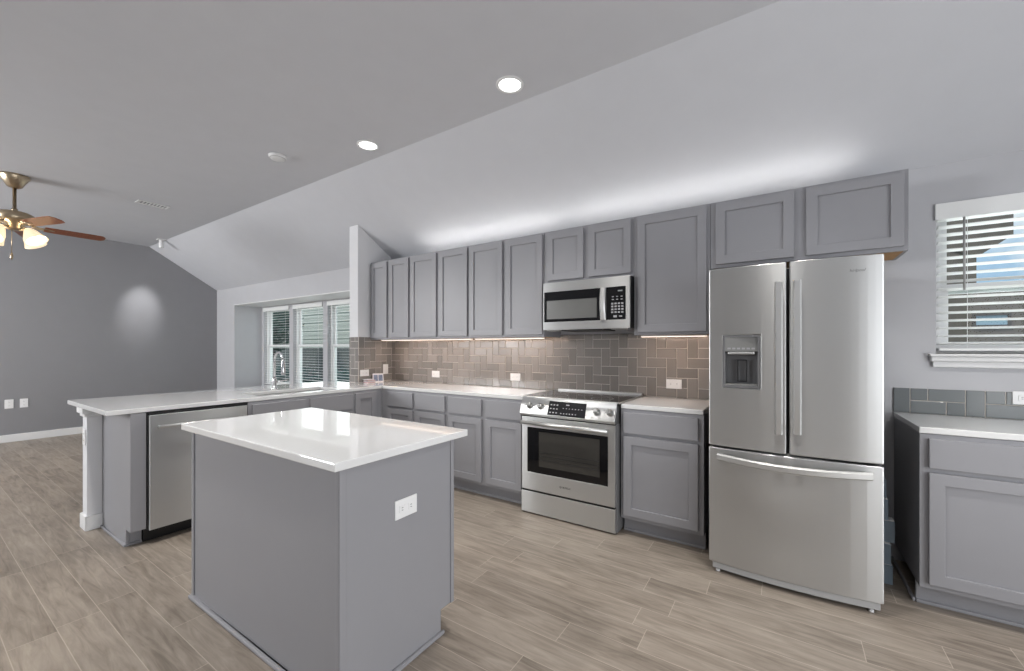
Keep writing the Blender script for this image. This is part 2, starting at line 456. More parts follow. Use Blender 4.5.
def blind(label, x0, x1, y, z0, z1, pitch, tilt, wand_x, val_h=.085, val_over=.012, wand=True, group=None, depth=.048):
    t = thing('window_blind', label, 'window blind', ((x0 + x1) / 2, y, z1), group=group)
    ox, oz = (x0 + x1) / 2, z1
    L = lambda bm: bmesh.ops.translate(bm, verts=bm.verts, vec=(-ox, -y, -oz)) or bm
    hr = link('head_rail', L(B((x0 + .01, x1 - .01, y - .02, y + .025, z1 - .055, z1 - .004))), M['blind'], t)
    vb = bmesh.new(); box(vb, x0 - val_over, x1 + val_over, y - .045, y - .033, z1 - val_h, z1)
    box(vb, x0 - val_over, x0 - val_over + .008, y - .033, y - .004, z1 - val_h, z1); box(vb, x1 + val_over - .008, x1 + val_over, y - .033, y - .004, z1 - val_h, z1)
    link('valance', L(vb), M['blind'], t, bevel=.002)
    link('slats', L(slats(x0 + .008, x1 - .008, y, z0 + .045, z1 - .075, pitch, depth, tilt, .0018 if depth < .045 else .003)), M['blind'], t)
    link('bottom_rail', L(B((x0 + .008, x1 - .008, y - .025, y + .025, z0 + .006, z0 + .022))), M['blind'], t, bevel=.002)
    for fx in (.14, .86):
        x = x0 + (x1 - x0) * fx
        link('ladder_cord', L(B((x - .001, x + .001, y - .028, y - .026, z0 + .02, z1 - .06))), M['blind'], t)
    if wand:
        bm = tube(bmesh.new(), [(wand_x, y - .038, z1 - .06), (wand_x, y - .042, z1 - .52)], .0055, 8)
        link('wand', L(bm), M['cord'], t)
    return t

which = ('left', 'middle', 'right')
for k, x in enumerate(NB0):
    sash_window('window_%d' % (k + 1), x, x + NW, NY, wz0, wz1, 1.352, '%s of the three white sash windows in the recess behind the peninsula' % ('leftmost', 'middle', 'rightmost')[k])
    blind('white slatted blind on the %s of the three recess windows' % ('leftmost', 'middle one', 'rightmost')[k], x + .006, x + NW - .006, NY + .026, wz0 + .012, wz1 - .002, .045, 0.0, x + .1, val_h=.07, val_over=0, wand=False, depth=.036, group='blinds in the recess windows')
sash_window('window_4', WX0, WX1, YW, WZ0, WZ1, 1.675, 'white sash window at the right above the right counter')
blind('wide slatted white blind with grey tilt wand over right counter', WX0 + .006, WX1 - .006, YW + .028, WZ0 + .012, WZ1 + .012, .0465, math.radians(-11), WX0 + .115, val_h=.095, val_over=.012)
for o in list(bpy.data.objects):
    if o.name.startswith('window_blind') and 'right counter' in o.get('label', ''):
        for ch in o.children:
            if ch.name.startswith('valance'): ch.location.y -= 0.0
bm = bmesh.new()
box(bm, WX0 - .035, WX1 + .035, YW - .045, YW + .05, WZ0 - .016, WZ0)
box(bm, WX0 - .028, WX1 + .028, YW - .034, YW, WZ0 - .045, WZ0 - .016)
box(bm, WX0 - .018, WX1 + .018, YW - .020, YW, WZ0 - .080, WZ0 - .045)
struct('trim_1', bm, M['white'], bevel=.005, label='white sill and apron under the right hand window', cat='window sill')

# ------------------------------------------------------------------ outdoors
GZ = -0.45
tag(link('lawn', B((-30, 12, 4.3, 26, GZ - .2, GZ)), M['lawn']), 'green lawn outside the windows', 'lawn')['kind'] = 'structure'
bm = bmesh.new(); x = -24.0
while x < -7.0:
    box(bm, x, x + .135, 7.6, 7.62, GZ + .03, 1.36 + random.uniform(-.01, .01)); x += .15
fence = thing('board_fence', 'weathered grey board fence across the yard outside the recess windows', 'fence', (-15, 7.6, GZ))
mv = lambda bm, o: bmesh.ops.translate(bm, verts=bm.verts, vec=-Vector(o.location)) or bm
link('board_panel', mv(bm, fence), M['fence'], fence)
link('top_rail', mv(B((-24, -7, 7.62, 7.67, 1.1, 1.2)), fence), M['fence'], fence)
link('bottom_rail', mv(B((-24, -7, 7.62, 7.67, .0, .1)), fence), M['fence'], fence)

def foliage(c, r, n, size, seed):
    rnd = random.Random(seed); bm = bmesh.new()
    for _ in range(n):
        d = Vector((rnd.gauss(0, 1), rnd.gauss(0, 1), rnd.gauss(0, 1))).normalized() * (rnd.random() ** .4)
        p = Vector(c) + Vector((d.x * r[0], d.y * r[1], d.z * r[2]))
        q = Vector((rnd.gauss(0, 1), rnd.gauss(0, 1), rnd.gauss(0, 1))).normalized()
        e = q.orthogonal().normalized(); f = q.cross(e); s = size * rnd.uniform(.6, 1.3)
        bm.faces.new([bm.verts.new(p - e * s), bm.verts.new(p + f * s * .5 + q * s * .15), bm.verts.new(p + e * s), bm.verts.new(p - f * s * .5 + q * s * .15)])
    return bm
def link_raw(name, bm, m, parent):
    me = bpy.data.meshes.new(name); bm.to_mesh(me); bm.free(); me.materials.append(m)
    o = bpy.data.objects.new(name, me); COL.objects.link(o); o.parent = parent; return o
tr = thing('tree', 'dark green leafy tree seen through the leftmost recess window', 'tree', (-12.55, 6.2, GZ))
link_raw('foliage', mv(foliage((-12.55, 6.2, 2.1), (.85, .8, .95), 2600, .085, 1), tr), M['leaf'], tr)
link('trunk', mv(tube(bmesh.new(), [(-12.55, 6.2, GZ), (-12.5, 6.2, .6), (-12.55, 6.22, 1.6)], [.10, .08, .06], 10), tr), M['bark'], tr)
for k, (px, py, lab) in enumerate(((-13.5, 6.9, 'low blue green shrub seen through the leftmost recess window'), (-12.0, 6.9, 'low blue green shrub seen through the middle recess window'), (-10.3, 7.0, 'low blue green shrub seen through the rightmost recess window'))):
    s_ = thing('shrub', lab, 'shrub', (px, py, GZ), group='shrubs along the yard fence')
    link_raw('foliage', mv(foliage((px, py, .15), (.5, .4, .62), 700, .07, 5 + k), s_), M['shrub'], s_)
    link('stem', mv(tube(bmesh.new(), [(px, py, GZ), (px, py, .2)], .03, 6), s_), M['bark'], s_)
hs = thing('neighbour_house', 'pale green sided house beyond the board fence', 'house', (-14, 11.5, GZ))
bm = bmesh.new(); z = GZ
while z < 4.2:
    y0, y1 = 11.5, 11.53
    vs_ = [bm.verts.new(p) for p in ((-28, y0, z), (-7, y0, z), (-7, y1, z + .2), (-28, y1, z + .2), (-28, y0 + .1, z), (-7, y0 + .1, z), (-7, y1 + .1, z + .2), (-28, y1 + .1, z + .2))]
    for q in ((0, 1, 2, 3), (4, 7, 6, 5), (0, 4, 5, 1), (1, 5, 6, 2), (2, 6, 7, 3), (3, 7, 4, 0)): bm.faces.new([vs_[i] for i in q])
    z += .2
link('siding', mv(bm, hs), M['siding'], hs)
bm = bmesh.new(); pr = [(11.1, 4.1), (11.1, 4.25), (15, 6.2), (15, 4.1)]
a = [bm.verts.new((-28.4, y, z)) for y, z in pr]; b = [bm.verts.new((-6.6, y, z)) for y, z in pr]
bm.faces.new(a); bm.faces.new(b)
for i in range(4): bm.faces.new([a[i], a[(i + 1) % 4], b[(i + 1) % 4], b[i]])
link('roof', mv(bm, hs), M['roof'], hs)
# brick house outside the right-hand window
bh = thing('brick_house', 'brown brick house outside the right hand window', 'house', (1.9, 6.5, GZ))
link('wall', mv(B((.6, 4.6, 6.5, 6.9, GZ, 1.95)), bh), M['brick'], bh)
link('brick_pier', mv(B((.6, 1.73, 6.48, 6.9, 1.95, 2.9)), bh), M['brick'], bh)
bm = bmesh.new()
pr = [(.6, 2.9), (1.73, 2.30), (1.99, 2.50), (1.99, 3.6), (.6, 3.6)]
a = [bm.verts.new((x, 6.46, z)) for x, z in pr]; b = [bm.verts.new((x, 6.9, z)) for x, z in pr]
bm.faces.new(a); bm.faces.new(b)
for i in range(5): bm.faces.new([a[i], a[(i + 1) % 5], b[(i + 1) % 5], b[i]])
link('gable_end', mv(bm, bh), M['brick'], bh)
wf = link('window_frame', mv(ring(1.70, 1.98, 1.54, 1.69, 6.47, 6.5, .025), bh), M['roof'], bh)
M['far_pane'] = mat('sky_reflecting_pane', (0.35, 0.5, 0.6), 0.1)  # the reflected sky is put into the blue of the pane
link('pane', mv(B((1.725, 1.955, 6.485, 6.495, 1.565, 1.665)), bh), M['far_pane'], wf)

# ------------------------------------------------------------------ half wall, stub wall
KX0, KX1 = -4.32, -4.205
SX0, SX1, SY0 = -4.225, -4.07, 2.96
struct('wall_half', B((KX0, KX1, .79, SY0 - .004, 0, .888)), M['wall_light'], label='light half wall at the open end of the peninsula', cat='wall')
bm = bmesh.new()
pr = [(SY0, 0), (YW, 0), (YW, ZWB), (SY0, slope(SY0))]
a = [bm.verts.new((SX0, y, z)) for y, z in pr]; b = [bm.verts.new((SX1, y, z)) for y, z in pr]
bm.faces.new(a); bm.faces.new(b)
for i in range(4): bm.faces.new([a[i], a[(i + 1) % 4], b[(i + 1) % 4], b[i]])
struct('wall_stub', bm, M['wall_light'], label='white stub wall at the left end of the upper cabinets', cat='wall')
bm = bmesh.new()
box(bm, KX0 - .014, KX1 + .014, .776, .79, 0, .105); box(bm, KX0 - .014, KX0, .79, SY0, 0, .105); box(bm, KX1, KX1 + .014, .79, .872, 0, .105)
struct('baseboard_half', bm, M['white'], bevel=.004, label='white baseboard around the end of the half wall', cat='baseboard')
bm = bmesh.new()
box(bm, KX0 - .028, KX1 + .02, .762, .79, .845, .888); box(bm, KX0 - .028, KX0, .79, SY0, .845, .888); box(bm, KX1, KX1 + .02, .79, .866, .845, .888)
box(bm, KX0 - .016, KX1 + .012, .776, .79, .82, .845); box(bm, KX0 - .016, KX0, .79, SY0, .82, .845); box(bm, KX1, KX1 + .012, .79, .866, .82, .845)
struct('trim_2', bm, M['white'], bevel=.004, label='white moulding under the peninsula counter end', cat='trim')

# ------------------------------------------------------------------ cabinets
DT = 0.02
def front(name, parent, x0, x1, z0, z1, shaker=True, y=0.0, rail=.057):
    """door or drawer front facing local -Y, its back at local y"""
    if not shaker:
        return link(name, B((x0, x1, y - DT, y, z0, z1)), M['cab'], parent, bevel=.003)
    d = link(name, ring(x0, x1, z0, z1, y - DT, y, rail), M['cab'], parent, bevel=.0022)
    link('panel', B((x0 + rail - .004, x1 - rail + .004, y - DT + .0125, y - .002, z0 + rail - .004, z1 - rail + .004)), M['cab'], d)
    return d

def upper(label, x0, x1, z0, z1, doors, depth=.32, rail=.057):
    """doors: list of (x0, x1, z0, z1) in world x"""
    y = 3.131
    t = thing('upper_cabinet', label, 'kitchen cabinet', (x0, y, z0), group='upper cabinets on the back wall')
    w = x1 - x0; h = z1 - z0
    bm = bmesh.new(); box(bm, 0, w, 0, .02, 0, h)
    box(bm, 0, .016, .02, depth, 0, h); box(bm, w - .016, w, .02, depth, 0, h)
    box(bm, .016, w - .016, .02, depth, h - .018, h); box(bm, .016, w - .016, depth - .01, depth, .02, h - .018)
    link('body', bm, M['cab'], t, bevel=.0015)
    link('bottom_panel', B((.016, w - .016, .02, depth - .01, .001, .016)), M['cab_in'], t)
    for (a, b_, c, d) in doors:
        front('door', t, a - x0, b_ - x0, c - z0, d - z0, rail=rail)
    return t
UB, UT, DB, DTP = 1.416, 2.318, 1.436, 2.300
upper('narrow two door grey upper cabinet against the white stub wall', -4.066, -3.399, UB, UT, [(-4.047, -3.764, DB, DTP), (-3.723, -3.414, DB, DTP)], depth=.316)
upper('two door grey upper cabinet second from the stub wall', -3.396, -2.576, UB, UT, [(-3.38, -3.0, DB, DTP), (-2.962, -2.587, DB, DTP)], depth=.316)
upper('two door grey upper cabinet directly left of the microwave', -2.573, -1.737, UB, UT, [(-2.561, -2.169, DB, DTP), (-2.132, -1.747, DB, DTP)], depth=.316)
upper('short two door grey cabinet above the microwave', -1.734, -.957, 1.868, UT, [(-1.70, -1.365, 1.892, DTP), (-1.322, -.976, 1.892, DTP)], depth=.316)
upper('single door tall grey upper cabinet between microwave and refrigerator', -.954, -.427, UB, UT, [(-.926, -.45, DB, DTP)], depth=.316)
upper('wide short grey cabinet above the refrigerator', -.424, .577, 1.865, UT, [(-.392, .05, 1.888, DTP), (.111, .556, 1.888, DTP)], depth=.316)

TK, BT = .112, .888
def base(label, loc, rz, w, depth, fronts, group='grey base cabinets along the back wall', hollow=False):
    t = thing('base_cabinet', label, 'kitchen cabinet', loc, rz, group)
    if hollow: bm = slab(bmesh.new(), [0, .018, w - .018, w], [0, .02, depth - .01, depth], lambda u, v: not (.018 < u < w - .018 and .02 < v < depth - .01), TK, BT, XY); box(bm, .018, w - .018, .02, depth - .01, TK, TK + .018)
    else: bm = B((0, w, 0, depth, TK, BT))
    link('body', bm, M['cab'], t, bevel=.002)
    bm = bmesh.new(); box(bm, 0, w, .075, .09, 0, TK - .001); box(bm, 0, w, .062, .075, 0, .018)
    link('toe_kick', bm, M['cab'], t, bevel=.004)
    for (kind, a, b_, c, d) in fronts:
        front('door' if kind == 'door' else 'drawer', t, a, b_, c, d, kind == 'door')
    return t
YB = 2.879                                             # face of the base cabinets on the back wall
DZ0, DZ1, PZ0, PZ1 = .720, .866, .14, .697
def run(x0, *segs):
    out = []
    for (a, b_) in segs:
        out += [('drawer', a - x0, b_ - x0, DZ0, DZ1), ('door', a - x0, b_ - x0, PZ0, PZ1)]
    return out
BD = YW - YB - .004
base('grey base cabinet with two drawers at the inner corner of the counter', (-3.553, YB, 0), 0, .927, BD, run(-3.553, (-3.451, -3.079), (-3.035, -2.648)))
base('grey base cabinet with two drawers just left of the range', (-2.625, YB, 0), 0, .842, BD, run(-2.625, (-2.601, -2.218), (-2.172, -1.80)))
base('grey base cabinet with one drawer between range and refrigerator', (-.973, YB, 0), 0, .543, BD, run(-.973, (-.950, -.462)))
base('grey base cabinet with one drawer under the right hand window', (.570, YB, 0), 0, .66, BD, run(.57, (.602, 1.20)))

XP = -3.555                                            # face of the peninsula cabinets, facing +X
PD = .64
def pbase(label, y0, w, fronts, hollow=False): return base(label, (XP, y0, 0), PI / 2, w, PD, fronts, 'grey peninsula cabinets', hollow)
pbase('grey sink base cabinet in the peninsula with two false drawer fronts', 1.572, .962,
      [('drawer', .028, .478, DZ0, DZ1), ('drawer', .508, .950, DZ0, DZ1), ('door', .028, .478, PZ0, PZ1), ('door', .508, .950, PZ0, PZ1)], hollow=True)
pbase('narrow grey single door corner cabinet at the inner end of the peninsula', 2.535, .343, [('door', .012, .262, PZ0, DZ1)])
# end panel of the peninsula
ep = thing('end_panel', 'grey end panel and filler strip at the open end of the peninsula', 'cabinet panel', (XP, .868, 0), PI / 2)
bm = bmesh.new()
pr = [(0.0, TK), (.645, TK), (.645, BT), (0.0, BT)]
bm2 = slab(bmesh.new(), [0, .02], [-.0, .095, .645], ALL, TK, BT, XY)
box(bm2, 0, .02, .095, .645, 0, TK)
box(bm2, .02, .080, 0, .02, TK, BT)
link('side_panel', bm2, M['cab'], ep, bevel=.002)
bm = B((.02, .082, .095, .11, 0, TK), (-.012, .0, .083, .645, 0, .018), (.0, .082, .083, .0951, 0, .018))
link('toe_kick', bm, M['cab'], ep, bevel=.004)

# ------------------------------------------------------------------ countertops
CZ0, CZ1 = .890, .921
bm = slab(bmesh.new(), [-4.57, SX0 - .003, SX1 + .002, -3.99, -3.64, -3.552, -1.792], [.752, 1.70, 2.44, 2.8735, SY0 - .003, YW - .013],
          lambda u, v: (v < SY0 - .003 or u > SX1) and (u < -3.552 or v > 2.8735) and not (-3.99 < u < -3.64 and 1.70 < v < 2.44), CZ0, CZ1, XY)
tag(link('countertop', bm, M['quartz'], bevel=.004), 'white quartz L shaped countertop over the peninsula and left cabinets', 'countertop')
tag(link('countertop', B((-.972, -.432, 2.8735, YW - .013, CZ0, CZ1)), M['quartz'], bevel=.004), 'short white quartz countertop between range and refrigerator', 'countertop')
tag(link('countertop', B((.568, 1.26, 2.8735, YW - .013, CZ0, CZ1)), M['quartz'], bevel=.004), 'white quartz countertop under the right hand window', 'countertop')

# ------------------------------------------------------------------ herringbone backsplash
TS = .0785
def herring(u0, u1, v0, v1, pu, pv, cut=None):
    """list of tile rectangles of a straight herringbone clipped to u0..u1, v0..v1"""
    out = []
    i0, i1 = int((u0 - pu) / TS) - 4, int((u1 - pu) / TS) + 4
    j0, j1 = int((v0 - pv) / TS) - 4, int((v1 - pv) / TS) + 4
    g = .0021
    for i in range(i0, i1):
        for j in range(j0, j1):
            m_ = (i - j) % 4
            if m_ == 0: r = (i, i + 2, j, j + 1)
            elif m_ == 3: r = (i, i + 1, j, j + 2)
            else: continue
            a, b_ = max(u0, pu + r[0] * TS + g), min(u1, pu + r[1] * TS - g)
            c, d = max(v0, pv + r[2] * TS + g), min(v1, pv + r[3] * TS - g)
            if b_ - a > .004 and d - c > .004: out.append((a, b_, c, d))
    return out
def backsplash(name, label, rects, back, P, w_back, w_grout, w_face, m):
    t = thing(name, label, 'backsplash', (0, 0, 0))
    bm = bmesh.new()
    for (a, b_, c, d) in back: slab(bm, [a, b_], [c, d], ALL, w_back, w_grout, P)
    link('grout', bm, M['grout'], t)
    bm = bmesh.new()
    for (a, b_, c, d) in rects:
        e = .0025
        q0 = [(a, c), (b_, c), (b_, d), (a, d)]; q1 = [(a + e, c + e), (b_ - e, c + e), (b_ - e, d - e), (a + e, d - e)]
        mid = w_grout + (w_face - w_grout) * .6
        tilt = random.uniform(-.0004, .0004)
        v0 = [bm.verts.new(P(u, v, w_grout)) for u, v in q0]; v1 = [bm.verts.new(P(u, v, mid)) for u, v in q0]; v2 = [bm.verts.new(P(u, v, w_face + tilt * (1 if k < 2 else -1))) for k, (u, v) in enumerate(q1)]
        for A_, B_ in ((v0, v1), (v1, v2)):
            for k in range(4): bm.faces.new([A_[k], A_[(k + 1) % 4], B_[(k + 1) % 4], B_[k]])
        bm.faces.new(v2)
    o = link('tiles', bm, m, t)
    return t
Z0 = CZ1 + .001
main = herring(SX1 + .001, -.43, Z0, UB + .025, -.792, 1.238 - 3 * TS - 4 * TS)
# leave the strip over the range down to its back guard
backsplash('backsplash', 'taupe herringbone tile backsplash along the back wall under the upper cabinets', main, [(SX1 + .001, -.43, Z0, UB + .025)], XZ, YW - .0005, YW - .007, YW - .0105, M['tile'])
side = herring(SY0 + .0, YW - .012, Z0, 1.444, 3.2, 1.238 - 7 * TS + 2 * TS)
backsplash('backsplash', 'taupe herringbone tile panel on the stub wall side facing the kitchen', side, [(SY0 + .0, YW - .012, Z0, 1.444)], YZ, SX1 + .0005, SX1 + .006, SX1 + .0095, M['tile'])
endt = herring(SX0, SX1 + .009, Z0, 1.444, -4.2, 1.238 - 7 * TS)
backsplash('backsplash', 'narrow taupe tile strip on the end face of the stub wall', endt, [(SX0, SX1 + .009, Z0, 1.444)], XZ, SY0 - .0005, SY0 - .002, SY0 - .0055 + .003, M['tile'])
rb = herring(.567, 1.26, Z0, 1.073, .642, .921)
backsplash('backsplash', 'low slate grey tile band along the right hand counter', rb, [(.567, 1.26, Z0, 1.073)], XZ, YW - .0005, YW - .007, YW - .0105, M['tile_blue'])

# ------------------------------------------------------------------ island
isl = thing('kitchen_island', 'freestanding grey kitchen island with a white quartz top', 'kitchen island', (-1.98, 1.18, 0))
I0, I1, J0, J1 = -2.609, -1.322, .888, 1.489
bm = slab(bmesh.new(), [J0, 1.405, J1], [0.0, .112, BT], lambda u, v: not (u > 1.405 and v < .112), I0, I1, YZ)
link('body', mv(bm, isl), M['cab'], isl, bevel=.002)
for (x0, x1, y0, y1) in ((I0 - .006, I0 + .022, J0 - .006, J0), (I1 - .022, I1, J0 - .006, J0), (I1, I1 + .006, J0 - .006, J0 + .022), (I1, I1 + .006, J1 - .022, J1)):
    link('corner_trim', mv(B((x0, x1, y0, y1, .018 if y1 < 1.45 else .112, BT - .002)), isl), M['cab'], isl, bevel=.0025)
bm = bmesh.new()
box(bm, I0 - .014, I1 + .014, J0 - .02, J0, 0, .018); box(bm, I1, I1 + .014, J0, 1.418, 0, .018); box(bm, I0 - .014, I0, J0, 1.418, 0, .018)
link('shoe_moulding', mv(bm, isl), M['cab'], isl, bevel=.006)
for a, b_ in ((I0 + .03, -1.98), (-1.95, I1 - .03)):
    d = link('door', mv(ring(a, b_, .14, .86, J1, J1 + .02, .057), isl), M['cab'], isl, bevel=.002)
    link('panel', mv(B((a + .053, b_ - .053, J1 + .003, J1 + .010, .193, .807)), isl), M['cab'], d)
link('island_top', mv(B((-2.664, -1.302, .853, 1.575, .886, .918)), isl), M['quartz'], isl, bevel=.004)

# ------------------------------------------------------------------ wall plates
def plate(label, loc, face, horiz=True, kind='outlet', group=None, w=.118, h=.074):
    """face: rotation about Z so that local -Y looks into the room"""
    t = thing('electrical_outlet' if kind == 'outlet' else 'light_switch', label, 'outlet' if kind == 'outlet' else 'switch', loc, face, group)
    if not horiz: w, h = h, w
    link('cover_plate', B((-w / 2, w / 2, -.006, 0, -h / 2, h / 2)), M['plate'], t, bevel=.002)
    if kind == 'outlet':
        for s in (-1, 1):
            bm = bmesh.new()
            cx_, cz_ = (s * w * .2, 0) if horiz else (0, s * h * .2)
            box(bm, cx_ - .014, cx_ + .014, -.0085, -.006, cz_ - .014, cz_ + .014)
            for d in (-.005, .005):
                if horiz: box(bm, cx_ - .004, cx_ + .004, -.009, -.0084, cz_ + d - .001, cz_ + d + .001, 1)
                else: box(bm, cx_ + d - .001, cx_ + d + .001, -.009, -.0084, cz_ - .004, cz_ + .004, 1)
            link('socket', bm, [M['plate'], M['slot']], t)
    else:
        link('rocker', B((-w * .22, w * .22, -.010, -.006, -h * .28, h * .28)), M['plate'], t, bevel=.002)
    return t
YT = YW - .0105
GP = 'white wall plates'
plate('white outlet on the tile left of the middle of the counter run', (-3.323, YT, 1.021), 0, group=GP)
plate('white outlet on the tile just left of the range', (-2.239, YT, 1.029), 0, group=GP)
plate('white outlet on the tile between range and refrigerator', (-.734, YT, 1.032), 0, group=GP)
plate('white outlet on the slate tile band at the right edge', (1.116, YT, 1.043), 0, group=GP)
plate('white horizontal outlet behind the small photo card', (SX1 + .0095, 3.04, 1.03), PI / 2, group=GP)
plate('white upright switch plate in the tiled corner beside the photo card', (SX1 + .0095, 3.342, 1.062), PI / 2, horiz=False, kind='switch', group=GP)
plate('white outlet on the right side of the island', (I1, 1.192, .656), PI / 2, group=GP, w=.118, h=.078)
plate('white outlet low on dark wall, left one of the pair', (XL, .928, .534), PI / 2, horiz=False, group=GP, w=.125, h=.080)
plate('white outlet low on dark wall, right one of the pair', (XL, 1.064, .534), PI / 2, horiz=False, group=GP, w=.125, h=.076)
plate('white outlet on the end of the half wall', (-4.262, .79, .67), 0, horiz=False, group=GP)

# ------------------------------------------------------------------ refrigerator
FX0, FX1, FY = -.3745, .4076, 2.685
fr = thing('refrigerator', 'stainless steel french door refrigerator with ice dispenser and bottom freezer drawer', 'refrigerator', (.0165, 3.05, 0))
hw = (FX1 - FX0) / 2; fc = (FX1 + FX0) / 2
def yfun(x): return FY - .030 * (1 - ((x - fc) / hw) ** 2)
link('case', mv(B((FX0 + .012, FX1 - .012, 2.775, 3.42, .05, 1.765)), fr), M['dark'], fr, bevel=.004)
def lin(a, b_, n): return [a + (b_ - a) * i / n for i in range(n + 1)]
def fdoor(name, x0, x1, z0, z1, hole=None):
    xs = lin(x0, x1, 12); zs = [z0, z1]
    inc = ALL
    if hole:
        xs = sorted(xs + [hole[0], hole[1]]); zs = [z0, hole[2], hole[3], z1]
        xs = [x for k, x in enumerate(xs) if k == 0 or x - xs[k - 1] > .004 or x in hole]
        inc = lambda u, v: not (hole[0] < u < hole[1] and hole[2] < v < hole[3])
    bm = slab(bmesh.new(), xs, zs, inc, lambda u, v: yfun(u), 2.755, XZ)
    return link(name, mv(bm, fr), M['steel'], fr, bevel=.006, seg=3)
DX = .0155
HOLE = (-.298, -.112, 1.092, 1.392)
ld = fdoor('left_door', FX0, DX - .007, .748, 1.782, HOLE)
rd = fdoor('right_door', DX + .007, FX1, .748, 1.782)
fz = fdoor('freezer_drawer', FX0, FX1, .062, .736)
def fhandle(x, z0, z1, parent):
    y = yfun(x)
    bm = bmesh.new()
    n = 14; w = .019
    xs = (x - w, x + w)
    prof = [(z0 + (z1 - z0) * k / n, y - .040 - .018 * math.sin(PI * k / n)) for k in range(n + 1)]
    rows = [[bm.verts.new((xx, yy + dy, zz)) for xx, dy in ((x - w, 0.004), (x - w * .6, -.006), (x + w * .6, -.006), (x + w, .004), (x + w, .014), (x - w, .014))] for zz, yy in prof]
    for r0, r1 in zip(rows, rows[1:]):
        for k in range(6): bm.faces.new([r0[k], r0[(k + 1) % 6], r1[(k + 1) % 6], r1[k]])
    bm.faces.new(rows[0]); bm.faces.new(rows[-1])
    box(bm, x - w * .9, x + w * .9, y - .03, y + .002, z0 + .005, z0 + .035); box(bm, x - w * .9, x + w * .9, y - .03, y + .002, z1 - .035, z1 - .005)
    h = link('handle', mv(bm, fr), M['steel_h'], parent); return h
fhandle(-.026, .858, 1.672, ld)
fhandle(.056, .866, 1.676, rd)
# freezer drawer handle: bowed bar
bm = bmesh.new(); n = 24; hx0, hx1 = -.325, .36; rows = []
for k in range(n + 1):
    x = hx0 + (hx1 - hx0) * k / n
    y = yfun(x) - .030 - .022 * math.sin(PI * k / n)
    z = .690 - .012 * math.sin(PI * k / n)
    rows.append([bm.verts.new(p) for p in ((x, y, z - .019), (x, y - .010, z - .012), (x, y - .010, z + .012), (x, y, z + .019), (x, y + .012, z + .019), (x, y + .012, z - .019))])
for r0, r1 in zip(rows, rows[1:]):
    for k in range(6): bm.faces.new([r0[k], r0[(k + 1) % 6], r1[(k + 1) % 6], r1[k]])
bm.faces.new(rows[0]); bm.faces.new(rows[-1])
for x in (hx0 + .015, hx1 - .015): box(bm, x - .012, x + .012, yfun(x) - .03, yfun(x) + .002, .675, .705)
link('handle', mv(bm, fr), M['steel_h'], fz)
# dispenser
h0, h1, h2, h3 = HOLE
yc = yfun((h0 + h1) / 2)
bm = slab(bmesh.new(), [h0 + .001, h0 + .012, h1 - .012, h1 - .001], [h2 + .001, h2 + .012, h3 - .012, h3 - .001], lambda u, v: not (h0 + .012 < u < h1 - .012 and h2 + .012 < v < h3 - .012), lambda u, v: yfun(u) - .002, 2.745, XZ)
box(bm, h0 + .012, h1 - .012, 2.735, 2.745, h2 + .012, h3 - .012)
dp = link('dispenser', mv(bm, fr), M['grey_plastic'], fr, bevel=.001)
cz = h3 - .093
link('control_panel', mv(B((h0 + .012, h1 - .012, yc + .004, 2.735, cz, h3 - .012)), fr), M['mid_plastic'], dp, bevel=.002)
link('nozzle_bar', mv(B((h0 + .028, h1 - .028, yc - .004, yc + .04, cz - .016, cz - .002)), fr), M['steel_h'], dp, bevel=.003)
link('paddle', mv(ring(-.229, -.178, 1.125, 1.252, yc + .045, yc + .058, .006), fr), M['dark'], dp, bevel=.001)
link('drip_tray', mv(B((h0 + .013, h1 - .013, yc + .006, 2.735, h2 + .012, h2 + .022)), fr), M['mid_plastic'], dp, bevel=.002)
bm = bmesh.new()
for k in range(6): box(bm, h0 + .024 + k * .024, h0 + .040 + k * .024, yc + .0032, yc + .0042, cz + .012, cz + .022)
link('buttons', mv(bm, fr), M['key'], dp)
# kick plate and feet
bm = slab(bmesh.new(), lin(FX0 + .018, FX1 - .012, 10), [.022, .058], ALL, lambda u, v: yfun(u) + .014, lambda u, v: yfun(u) + .05, XZ)
link('kick_plate', mv(bm, fr), M['lt_plastic'], fr, bevel=.003)
for x in (FX0 + .045, FX1 - .045):
    link('leveling_foot', mv(lathe(bmesh.new(), [(.011, 0), (.011, .010), (.006, .010), (.006, .03)], 12, (x, yfun(x) + .035, 0)), fr), M['plate'], fr)
for x in (FX0 + .06, FX1 - .06):
    link('hinge_cover', mv(B((x - .03, x + .03, 2.70, 2.86, 1.765, 1.782 + .004)), fr), M['grey_plastic'], fr)
lx = .293
text('brand_lettering', 'Whirlpool', .0195, M['grey_plastic'], fr, Vector((lx, yfun(lx) - .0008, 1.708)) - fr.location, (PI / 2, 0, .05), shear=.35, ext=.0002)

# ------------------------------------------------------------------ range
rg = thing('range', 'stainless steel slide in electric range with black oven window', 'oven range', (-1.382, 3.1, 0))
RX0, RX1, RY = -1.776, -.988, 2.815
link('body', mv(B((RX0 + .004, RX1 - .004, RY + .03, 3.44, .03, .905)), rg), M['grey_plastic'], rg)
# cooktop
bm = B((RX0 - .003, RX1 + .010, 2.868, 3.41, .9225, .930)); 
link('cooktop', mv(bm, rg), M['black_glass'], rg, bevel=.002)
bm = B((RX0 - .006, RX1 + .013, 2.850, 2.868, .9215, .932), (RX0 - .006, RX0 - .003, 2.868, 3.41, .9215, .932), (RX1 + .010, RX1 + .013, 2.868, 3.41, .9215, .932))
link('cooktop_trim', mv(bm, rg), M['steel'], rg, bevel=.001)
link('rear_trim', mv(B((RX0 + .03, RX1 + .01, 3.41, 3.448, .905, .946)), rg), M['steel_h'], rg, bevel=.004)
